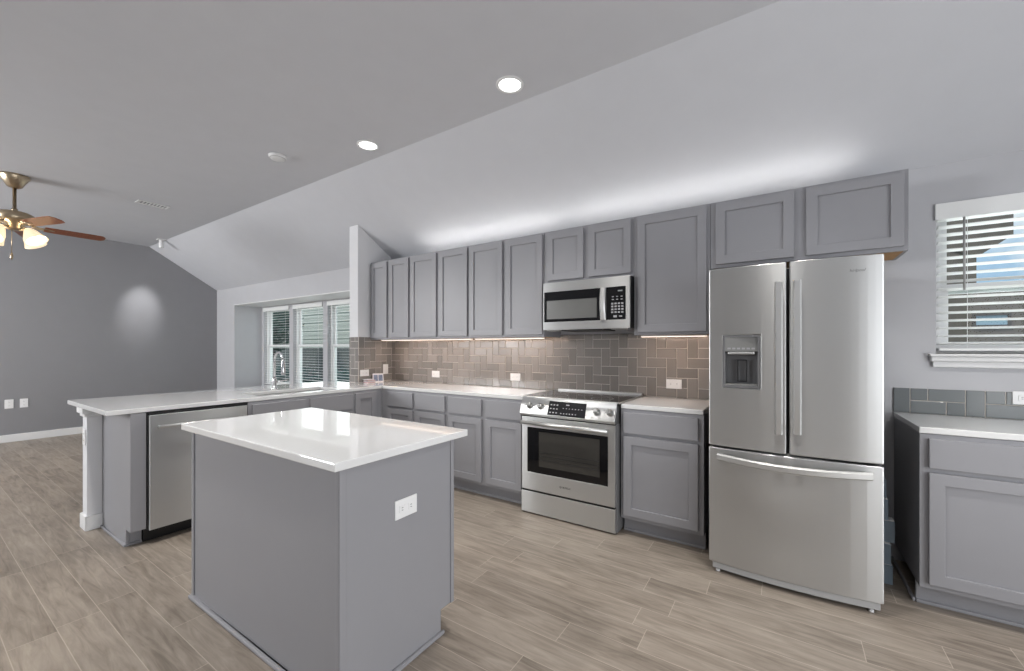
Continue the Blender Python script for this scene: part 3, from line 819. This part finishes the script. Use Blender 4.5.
# burner rings printed on the glass
for (x, y, r) in ((-1.57, 3.03, .10), (-1.57, 3.27, .075), (-1.17, 3.03, .085), (-1.17, 3.27, .10), (-1.375, 3.18, .06)):
    bm = bmesh.new(); n = 40
    A_ = [bm.verts.new((x + r * math.cos(2 * PI * k / n), y + r * math.sin(2 * PI * k / n), .9304)) for k in range(n)]
    C_ = [bm.verts.new((x + (r - .004) * math.cos(2 * PI * k / n), y + (r - .004) * math.sin(2 * PI * k / n), .9304)) for k in range(n)]
    for k in range(n): bm.faces.new([A_[k], A_[(k + 1) % n], C_[(k + 1) % n], C_[k]])
    link('burner_ring', mv(bm, rg), M['key'], rg)
# slanted control panel: prism
bm = bmesh.new()
pr = [(2.853, .930), (2.845, .930), (2.792, .800), (2.800, .783), (2.853, .783)]
a = [bm.verts.new((RX0, y, z)) for y, z in pr]; b = [bm.verts.new((RX1, y, z)) for y, z in pr]
bm.faces.new(a); bm.faces.new(b)
for i in range(5): bm.faces.new([a[i], a[(i + 1) % 5], b[(i + 1) % 5], b[i]])
cp = link('control_panel', mv(bm, rg), M['steel'], rg, bevel=.003)
sa = math.atan2(.053, .130)                       # lean of the panel
def on_panel(x, z, out=0.0):
    y = 2.792 + (z - .800) * .053 / .130
    return Vector((x, y - out * math.cos(sa), z + out * math.sin(sa)))
def panel_box(x0, x1, z0, z1, o0, o1):
    bm = bmesh.new()
    vs_ = [bm.verts.new(on_panel(x, z, o_)) for x in (x0, x1) for o_ in (o0, o1) for z in (z0, z1)]
    for q in ((0, 1, 3, 2), (4, 6, 7, 5), (0, 4, 5, 1), (2, 3, 7, 6), (0, 2, 6, 4), (1, 5, 7, 3)): bm.faces.new([vs_[i] for i in q])
    return bm
ds = link('display', mv(panel_box(-1.522, -1.214, .806, .907, 0, .0025), rg), M['screen'], cp)
bm = bmesh.new()
def merge(dst, src):
    me = bpy.data.meshes.new('tmp'); src.to_mesh(me); dst.from_mesh(me); bpy.data.meshes.remove(me); src.free()
for i in range(3):
    for j in range(3): merge(bm, panel_box(-1.508 + i * .026, -1.494 + i * .026, .820 + j * .028, .829 + j * .028, .002, .0032))
for i in range(6): merge(bm, panel_box(-1.415 + i * .024, -1.404 + i * .024, .820, .827, .002, .0032))
for i in range(7): merge(bm, panel_box(-1.40 + i * .025, -1.39 + i * .025, .858 , .863, .002, .0032))
merge(bm, panel_box(-1.375, -1.35, .882, .890, .002, .0032))
link('printed_marks', mv(bm, rg), M['key'], cp)
for x in (-1.692, -1.592, -1.132, -1.034):
    bm = bmesh.new(); prof = [(.025, 0), (.025, .006), (.021, .010), (.019, .030), (.016, .033)]
    lathe(bm, prof, 24, (0, 0, 0), 'Z')
    box(bm, -.0035, .0035, -.018, .018, .030, .037)
    k = link('knob', bm, M['knob'], rg, bevel=.001)
    p = on_panel(x, .861); nrm = Vector((0, -math.cos(sa), math.sin(sa)))
    k.location = p - rg.location; k.rotation_euler = nrm.to_track_quat('Z', 'Y').to_euler()
# oven door
bm = slab(bmesh.new(), [RX0 + .012, -1.711, -1.045, RX1 - .004], [.195, .335, .690, .772], lambda u, v: not (-1.711 < u < -1.045 and .335 < v < .69), 2.812, 2.85, XZ)
od = link('oven_door', mv(bm, rg), M['steel'], rg, bevel=.003)
link('window_border', mv(slab(bmesh.new(), [-1.711, -1.612, -1.106, -1.045], [.335, .388, .662, .690], lambda u, v: not (-1.612 < u < -1.106 and .388 < v < .662), 2.814, 2.848, XZ), rg), M['black_glass'], od)
link('oven_window', mv(B((-1.612, -1.106, 2.818, 2.824, .388, .662)), rg), M['oven_glass'], od)
bm = bmesh.new()
for z in (.44, .47, .50): tube(bm, [(-1.6, 2.8175, z), (-1.11, 2.8175, z)], .0018, 6)
link('rack_lines', mv(bm, rg), M['dark'], od)
bm = bmesh.new(); tube(bm, [(-1.742, 2.768, .733), (-1.032, 2.768, .733)], .016, 14)
for x in (-1.715, -1.06): tube(bm, [(x, 2.768, .733), (x, 2.813, .733)], .010, 10)
link('handle', mv(bm, rg), M['steel_h'], od)
bm = B((RX0 + .006, RX1 - .004, 2.815, 2.85, .012, .178))
link('storage_drawer', mv(bm, rg), M['steel'], rg, bevel=.003)
for z0_, z1_ in ((.178, .195), (.772, .783)): link('shadow_gap', mv(B((RX0 + .010, RX1 - .010, 2.822, 2.85, z0_, z1_)), rg), M['dark'], rg)
link('side_skirt', mv(B((RX1 - .004, RX1 + .004, 2.83, 3.2, .012, .775)), rg), M['grey_plastic'], rg)
t_ = text('brand_lettering', 'BOSCH', .020, M['dark'], od, Vector((-1.368, 2.8113, .262)) - rg.location, (PI / 2, 0, 0))
bm = bmesh.new(); n = 24
A_ = [bm.verts.new((-1.417 + .009 * math.cos(2 * PI * k / n), 2.8113, .262 + .009 * math.sin(2 * PI * k / n))) for k in range(n)]
C_ = [bm.verts.new((-1.417 + .007 * math.cos(2 * PI * k / n), 2.8113, .262 + .007 * math.sin(2 * PI * k / n))) for k in range(n)]
for k in range(n): bm.faces.new([A_[k], A_[(k + 1) % n], C_[(k + 1) % n], C_[k]])
box(bm, -1.422, -1.412, 2.8110, 2.8116, .2605, .2635)
link('brand_emblem', mv(bm, rg), M['dark'], od)

# ------------------------------------------------------------------ microwave
mw = thing('microwave', 'stainless over the range microwave with black glass door', 'microwave', (-1.345, 3.2, 1.47))
MX0, MX1, MY, MZ0, MZ1 = -1.700, -.960, 3.045, 1.468, 1.862
link('body', mv(B((MX0 + .004, MX1 - .002, MY + .02, 3.43, MZ0 + .004, MZ1)), mw), M['dark'], mw)
hx = -1.138
bm = slab(bmesh.new(), [MX0, MX0 + .012, -1.190, -1.146, -.993, MX1], [MZ0, 1.535, 1.785, MZ1], lambda u, v: not (1.535 < v < 1.785 and (MX0 + .012 < u < -1.19 or -1.146 < u < -.993)), MY, MY + .02, XZ)
link('front_frame', mv(bm, mw), M['steel'], mw, bevel=.002)
dg_ = link('door_glass', mv(slab(bmesh.new(), [MX0 + .012, -1.668, -1.222, -1.190], [1.535, 1.558, 1.713, 1.785], lambda u, v: not (-1.668 < u < -1.222 and 1.558 < v < 1.713), MY + .002, MY + .02, XZ), mw), M['black_glass'], mw)
M['mw_win'] = mat('microwave_window_mesh', (0.13, 0.13, 0.125), 0.25, var=.1)
link('window_mesh', mv(B((-1.668, -1.222, MY + .005, MY + .012, 1.558, 1.713)), mw), M['mw_win'], dg_)
link('control_panel', mv(B((-1.146, -.993, MY + .002, MY + .02, 1.535, 1.785)), mw), M['black_glass'], mw)
bm = bmesh.new()
for i in range(4):
    for j in range(4): box(bm, -1.105 + i * .026, -1.088 + i * .026, MY + .0008, MY + .0022, 1.585 + j * .022, 1.598 + j * .022)
for i in range(3):
    for j in range(2): box(bm, -1.10 + i * .034, -1.085 + i * .034, MY + .0008, MY + .0022, 1.685 + j * .022, 1.692 + j * .022)
box(bm, -1.088, -1.06, MY + .0008, MY + .0022, 1.552, 1.568); box(bm, -1.045, -1.02, MY + .0008, MY + .0022, 1.555, 1.565)
link('keypad', mv(bm, mw), M['key'], mw)
M['lcd'] = mat('clock_display', (0.3, 0.32, 0.32), 0.3)
link('display', mv(B((-1.053, -1.018, MY + .0008, MY + .0022, 1.748, 1.758)), mw), M['lcd'], mw)
bm = slab(bmesh.new(), [-1.190, -1.180, -1.156, -1.146], lin(1.535, 1.785, 10), ALL, lambda u, v: MY - .012 - .018 * math.sin(PI * (v - 1.535) / .25) + (.006 if abs(u + 1.168) > .015 else 0), MY + .001, XZ)
link('handle', mv(bm, mw), M['steel_h'], mw)
link('vent_grille', mv(B((-1.55, -1.19, 3.09, 3.38, MZ0 - .008, MZ0 + .004)), mw), M['dark'], mw)
for x in (-1.63, -1.06): link('task_light', mv(B((x - .065, x + .065, 3.10, 3.20, MZ0 - .006, MZ0 + .004)), mw), M['lt_plastic'], mw, bevel=.002)

# ------------------------------------------------------------------ dishwasher
dw = thing('dishwasher', 'stainless steel dishwasher with bar handle in the peninsula', 'dishwasher', (-3.8, 1.26, 0))
DWX = -3.532
link('door', mv(B((DWX - .03, DWX, .958, 1.560, .10, .868)), dw), M['steel'], dw, bevel=.004)
link('control_edge', mv(B((DWX - .03, DWX - .006, .958, 1.560, .869, .884)), dw), M['dark'], dw)
link('tub', mv(B((-4.13, DWX - .031, .954, 1.566, .10, .885)), dw), M['dark'], dw)
link('kick_plate', mv(B((-4.05, -3.64, .954, 1.566, .0, .099)), dw), M['dark'], dw)
bm = bmesh.new(); tube(bm, [(DWX + .045, .998, .790), (DWX + .045, 1.520, .790)], .011, 14)
for y in (1.01, 1.508): tube(bm, [(DWX + .045, y, .790), (DWX - .001, y, .790)], .009, 10)
link('handle', mv(bm, dw), M['steel_h'], dw)

# ------------------------------------------------------------------ sink and faucet
sk = thing('kitchen_sink', 'undermount stainless double bowl sink in the peninsula counter', 'sink', (-3.815, 2.07, .70))
bm = bmesh.new()
for (y0, y1) in ((1.695, 2.055), (2.075, 2.445)):
    sl_ = slab(bmesh.new(), [-3.995, -3.985, -3.645, -3.635], [y0, y0 + .010, y1 - .010, y1], lambda u, v: not (-3.985 < u < -3.645 and y0 + .010 < v < y1 - .010), .70, CZ0 - .001, XY)
    merge(bm, sl_)
    box(bm, -3.995, -3.635, y0, y1, .69, .70)
box(bm, -3.99, -3.64, 2.055, 2.075, .82, .87)
link('basin', mv(bm, sk), M['steel_h'], sk)
for y in (1.875, 2.26):
    link('drain', mv(lathe(bmesh.new(), [(.04, .7002), (.04, .703), (.025, .703), (.02, .7005)], 20, (-3.815, y, 0)), sk), M['chrome'], sk)
fa = thing('faucet', 'chrome pull down gooseneck faucet behind the peninsula sink', 'faucet', (-4.10, 2.05, CZ1))
def Lf(bm): return bm
link('base_flange', lathe(bmesh.new(), [(.028, 0), (.028, .008), (.020, .014), (.018, .10), (.014, .11)], 20), M['chrome'], fa)
arc = [(0, 0, .10), (0, 0, .28)]
for k in range(1, 11):
    a_ = PI * k / 10 * .94
    arc.append((.075 - .075 * math.cos(a_), 0, .28 + .075 * math.sin(a_)))
link('spout', tube(bmesh.new(), arc, .0105, 14), M['chrome'], fa)
ex, ez = arc[-1][0], arc[-1][2]
link('spray_head', tube(bmesh.new(), [(ex, 0, ez), (ex + .004, 0, ez - .03), (ex + .012, 0, ez - .12), (ex + .014, 0, ez - .15)], [.012, .015, .019, .017], 14), M['chrome'], fa)
link('lever', tube(bmesh.new(), [(0, .014, .065), (.01, .04, .075), (.02, .12, .085)], [.010, .008, .006], 10), M['chrome'], fa)

# ------------------------------------------------------------------ small things on and beside the counters
pc = thing('photo_card', 'small white folded card with photo prints on the counter corner', 'card', (-3.985, 3.17, CZ1), PI / 2 - .55)
bm = bmesh.new()
lean = .03
for s in (-1, 1):
    vs_ = [bm.verts.new((x, s * yy + s * 0.0, z)) for x, yy, z in ((-.06, .045, 0), (.06, .045, 0), (.06, .002, .098), (-.06, .002, .098))]
    vo = [bm.verts.new(v.co + Vector((0, -s * .002, 0))) for v in vs_]
    bm.faces.new(vs_); bm.faces.new(vo)
    for k in range(4): bm.faces.new([vs_[k], vs_[(k + 1) % 4], vo[(k + 1) % 4], vo[k]])
link('card', bm, M['paper'], pc)
bm = bmesh.new()
for (x0, x1, t0, t1) in ((-.05, -.004, .15, .85), (.004, .05, .15, .85)):
    P_ = lambda x, t: Vector((x, -(.045 - .043 * t) - .0012, .098 * t))
    bm.faces.new([bm.verts.new(P_(x0, t0)), bm.verts.new(P_(x1, t0)), bm.verts.new(P_(x1, t1)), bm.verts.new(P_(x0, t1))])
link('photo_print', bm, M['photo'], pc)
bk = thing('leaflet_stack', 'pale pink leaflets lying left of the photo card', 'leaflets', (-3.99, 3.055, CZ1), PI / 2 - .2)
for k in range(4):
    o = link('leaflet', B((-.05, .05, -.04, .04, 0, .009)), M['paper'] if k % 2 else M['pink'], bk)
    o.location = (.004 * k * (-1) ** k, .003 * k, .010 * k); o.rotation_euler = (0, 0, .12 * (-1) ** k)

# strip of tile off-cuts between fridge and right cabinet
bt = thing('tile_offcuts', 'blue grey pieces stacked in the narrow gap between refrigerator and right cabinet', 'tiles', (.500, 3.10, 0))
z = 0.0
for k, (h, w) in enumerate(((.115, .060), (.12, .068), (.125, .075), (.12, .062), (.11, .045))):
    o = link('tile_piece', B((-.045, -.045 + w - .012, -.03, .03, 0, h - .006)), M['blue'], bt, bevel=.003)
    o.location = (-.014 * (k % 2) - .003 * k, .006 * (-1) ** k, z)
    g_ = link('white_edge', B((-.045, -.045 + w - .016, -.029, .029, 0, .0055)), M['plate'], bt); g_.location = (o.location.x, o.location.y, z + h - .006)
    z += h
struct('trim_3', B((.556, .569, 2.945, YW, 0, .02)), M['cab'], bevel=.005, label='grey shoe moulding along the right cabinet side', cat='trim')

# ------------------------------------------------------------------ lights with fixtures
def can(label, x, y, energy, cone=104):
    t = thing('recessed_light', label, 'ceiling light', (x, y, CEIL), group='recessed ceiling lights')
    bm = lathe(bmesh.new(), [(.092, 0), (.090, -.006), (.074, -.008), (.072, -.002), (.072, 0)], 32)
    link('trim_ring', bm, M['white'], t)
    link('lens', lathe(bmesh.new(), [(.0715, -.0035), (.001, -.0045)], 32, cap=False), M['lens'], t)
    light('can_light', 'SPOT', (0, 0, -.02), energy, (1, .97, .93), parent=t, spot_size=math.radians(cone), spot_blend=.8, shadow_soft_size=.07)
    return t
can('glowing round recessed ceiling light above the range, right one of two', -1.505, 2.25, 90, 96)
can('glowing round recessed ceiling light nearer the living room, left one of two', -2.965, 2.255, 85, 96)
can('round recessed ceiling light in front of the refrigerator', -.05, 2.25, 75, 96)  # the remaining cans are unseen, added to brighten the room
can('round recessed ceiling light right of the island', .10, 1.0, 34)
can('round recessed ceiling light above the right hand counter', 1.405, 2.25, 105)
can('round recessed ceiling light between the island and the peninsula', -2.70, .55, 150, 130)
can('round recessed ceiling light behind the photographer', .10, -1.2, 60)
sd = thing('smoke_detector', 'round white detector on the flat ceiling left of the recessed lights', 'smoke detector', (-3.815, 1.935, CEIL))
link('housing', lathe(bmesh.new(), [(.075, 0), (.073, -.012), (.055, -.03), (.03, -.034), (.001, -.034)], 28), M['white'], sd)
link('sensor_slot', lathe(bmesh.new(), [(.064, -.0212), (.060, -.0262), (.058, -.025)], 28, cap=False), M['lt_plastic'], sd)
# air vent
av = thing('air_vent', 'rectangular white ceiling air vent near the fan', 'air vent', (-6.35, 1.755, CEIL))
link('frame', ring(-.075, .075, -.15, .15, -.008, 0, .02, XY), M['white'], av, bevel=.002)
bm = bmesh.new()
for k in range(8): box(bm, -.052, .052, -.125 + k * .032, -.115 + k * .032, -.006, -.001)
link('louvres', bm, M['white'], av)
link('duct', B((-.055, .055, -.13, .13, -.0008, 0)), M['grey_plastic'], av)
# small white fixture at the ridge; its spot is added to brighten the wall
cf = thing('spot_fixture', 'small white spot fixture at the ceiling ridge beside the dark wall', 'ceiling light', (-8.30, 2.40, CEIL))
link('mount', B((-.05, .05, -.05, .05, -.012, 0)), M['white'], cf, bevel=.003)
link('lamp_head', lathe(bmesh.new(), [(.022, -.012), (.03, -.02), (.032, -.13), (.028, -.135)], 20), M['white'], cf)
light('wall_wash', 'SPOT', (-.03, 0, -.15), 75, (1, 1, 1), aim=(-.75 - .03, -.06, -1.12), parent=cf, spot_size=math.radians(34), spot_blend=1.0, shadow_soft_size=.05)

# LED strips above the upper cabinets
for k, (x0, x1, lab) in enumerate(((-3.35, -1.70, 'slim LED light strip on top of the cabinets left of the microwave'), (-1.60, .35, 'slim LED light strip on top of the cabinets right of the microwave'))):
    t = thing('led_strip', lab, 'led strip', ((x0 + x1) / 2, 3.26, UT), group='LED strips over the upper cabinets')
    w = (x1 - x0) / 2
    link('channel', B((-w, w, -.012, .012, 0, .008)), M['white'], t)
    link('diffuser', B((-w, w, -.009, .009, .008, .012)), M['led_cool'], t)
    light('strip_glow', 'AREA', (0, 0, .016), 1.5, (1, .97, .92), aim=(0, -.0, 1), parent=t, shape='RECTANGLE', size=2 * w, size_y=.02)
# warm LED bars under the upper cabinets
for k, (x0, x1, lab, e) in enumerate(((-3.95, -2.60, 'warm LED bar under the upper cabinets nearest the stub wall', 3.6), (-2.55, -1.78, 'warm LED bar under the upper cabinet left of the microwave', 2.4), (-.92, -.46, 'warm LED bar under the upper cabinet beside the refrigerator', 1.7))):
    t = thing('led_strip', lab, 'led strip', ((x0 + x1) / 2, 3.205, UB + .0005), group='warm LED bars under the upper cabinets')
    w = (x1 - x0) / 2
    link('channel', B((-w, w, -.015, .015, -.010, 0)), M['white'], t)
    link('diffuser', B((-w, w, -.011, .011, -.015, -.010)), M['led_warm'], t)
    light('bar_glow', 'AREA', (0, 0, -.018), e * 0.65, (1.0, .74, .58), aim=(0, .35, -1), parent=t, shape='RECTANGLE', size=2 * w, size_y=.02)

# ------------------------------------------------------------------ ceiling fan
cfan = thing('ceiling_fan', 'brass ceiling fan with brown wooden blades and lit glass shades', 'ceiling fan', (-6.447, .696, CEIL - .0))
link('canopy', lathe(bmesh.new(), [(.105, 0), (.108, -.018), (.078, -.065), (.052, -.115), (.033, -.125), (.02, -.13)], 28), M['brass'], cfan)
link('down_rod', lathe(bmesh.new(), [(.014, -.11), (.014, -.335), (.022, -.335), (.022, -.36)], 16), M['brass'], cfan)
link('motor_housing', lathe(bmesh.new(), [(.03, -.355), (.10, -.37), (.135, -.39), (.14, -.44), (.12, -.47), (.07, -.49), (.06, -.53), (.04, -.55)], 32), M['brass'], cfan)
FZ = -.515
for k in range(5):
    ang = math.radians(90 + 72 * k)
    R_ = Matrix.Rotation(ang, 4, 'Z')
    pitch = Matrix.Rotation(math.radians(-12), 4, 'X')
    bm = bmesh.new()
    out = [(.20, -.055), (.28, -.062), (.55, -.066), (.635, -.062), (.66, -.03), (.66, .03), (.635, .062), (.55, .066), (.28, .062), (.20, .055)]
    t0 = [bm.verts.new(R_ @ (pitch @ Vector((x, y, .003)))) for x, y in out]; t1 = [bm.verts.new(R_ @ (pitch @ Vector((x, y, -.003)))) for x, y in out]
    bm.faces.new(t0); bm.faces.new(t1)
    for i in range(len(out)): bm.faces.new([t0[i], t0[(i + 1) % len(out)], t1[(i + 1) % len(out)], t1[i]])
    bl = link('blade', bm, M['blade'], cfan); bl.location = (0, 0, FZ + .02)
    bm = bmesh.new()
    for s in (-1, 1): tube(bm, [R_ @ Vector((.09, s * .01, .03)), R_ @ Vector((.15, s * .035, 0)), R_ @ Vector((.22, s * .03, -.002)), R_ @ Vector((.27, 0, -.002))], .007, 8)
    br = link('blade_iron', bm, M['brass'], bl)
for k in range(4):
    ang = math.radians(39 + 90 * k)
    d = Vector((math.cos(ang), math.sin(ang), 0))
    bm = tube(bmesh.new(), [d * .03 + Vector((0, 0, -.53)), d * .09 + Vector((0, 0, -.525)), d * .12 + Vector((0, 0, -.54))], .009, 8)
    arm = link('lamp_arm', bm, M['brass'], cfan)
    bm = lathe(bmesh.new(), [(.02, 0), (.034, .014), (.056, .058), (.068, .105), (.086, .15), (.083, .15), (.065, .105), (.052, .058), (.022, .014)], 24, cap=False)
    sh = link('lamp_shade', bm, M['shade'], cfan, smooth=True)
    sh.location = d * .115 + Vector((0, 0, -.535))
    sh.rotation_euler = (d * .75 + Vector((0, 0, -1))).to_track_quat('Z', 'Y').to_euler()
    p = d * .16 + Vector((0, 0, -.60))
    light('fan_bulb', 'POINT', p, 6, (1, .78, .5), parent=cfan, shadow_soft_size=.04)
bm = tube(bmesh.new(), [(.02, -.02, -.53), (.02, -.02, -.78)], .003, 6)
pcn = link('pull_chain', bm, M['brass'], cfan)
link('chain_fob', lathe(bmesh.new(), [(.004, -.78), (.010, -.80), (.012, -.83), (.004, -.85)], 12, (.02, -.02, 0)), M['brass'], pcn)
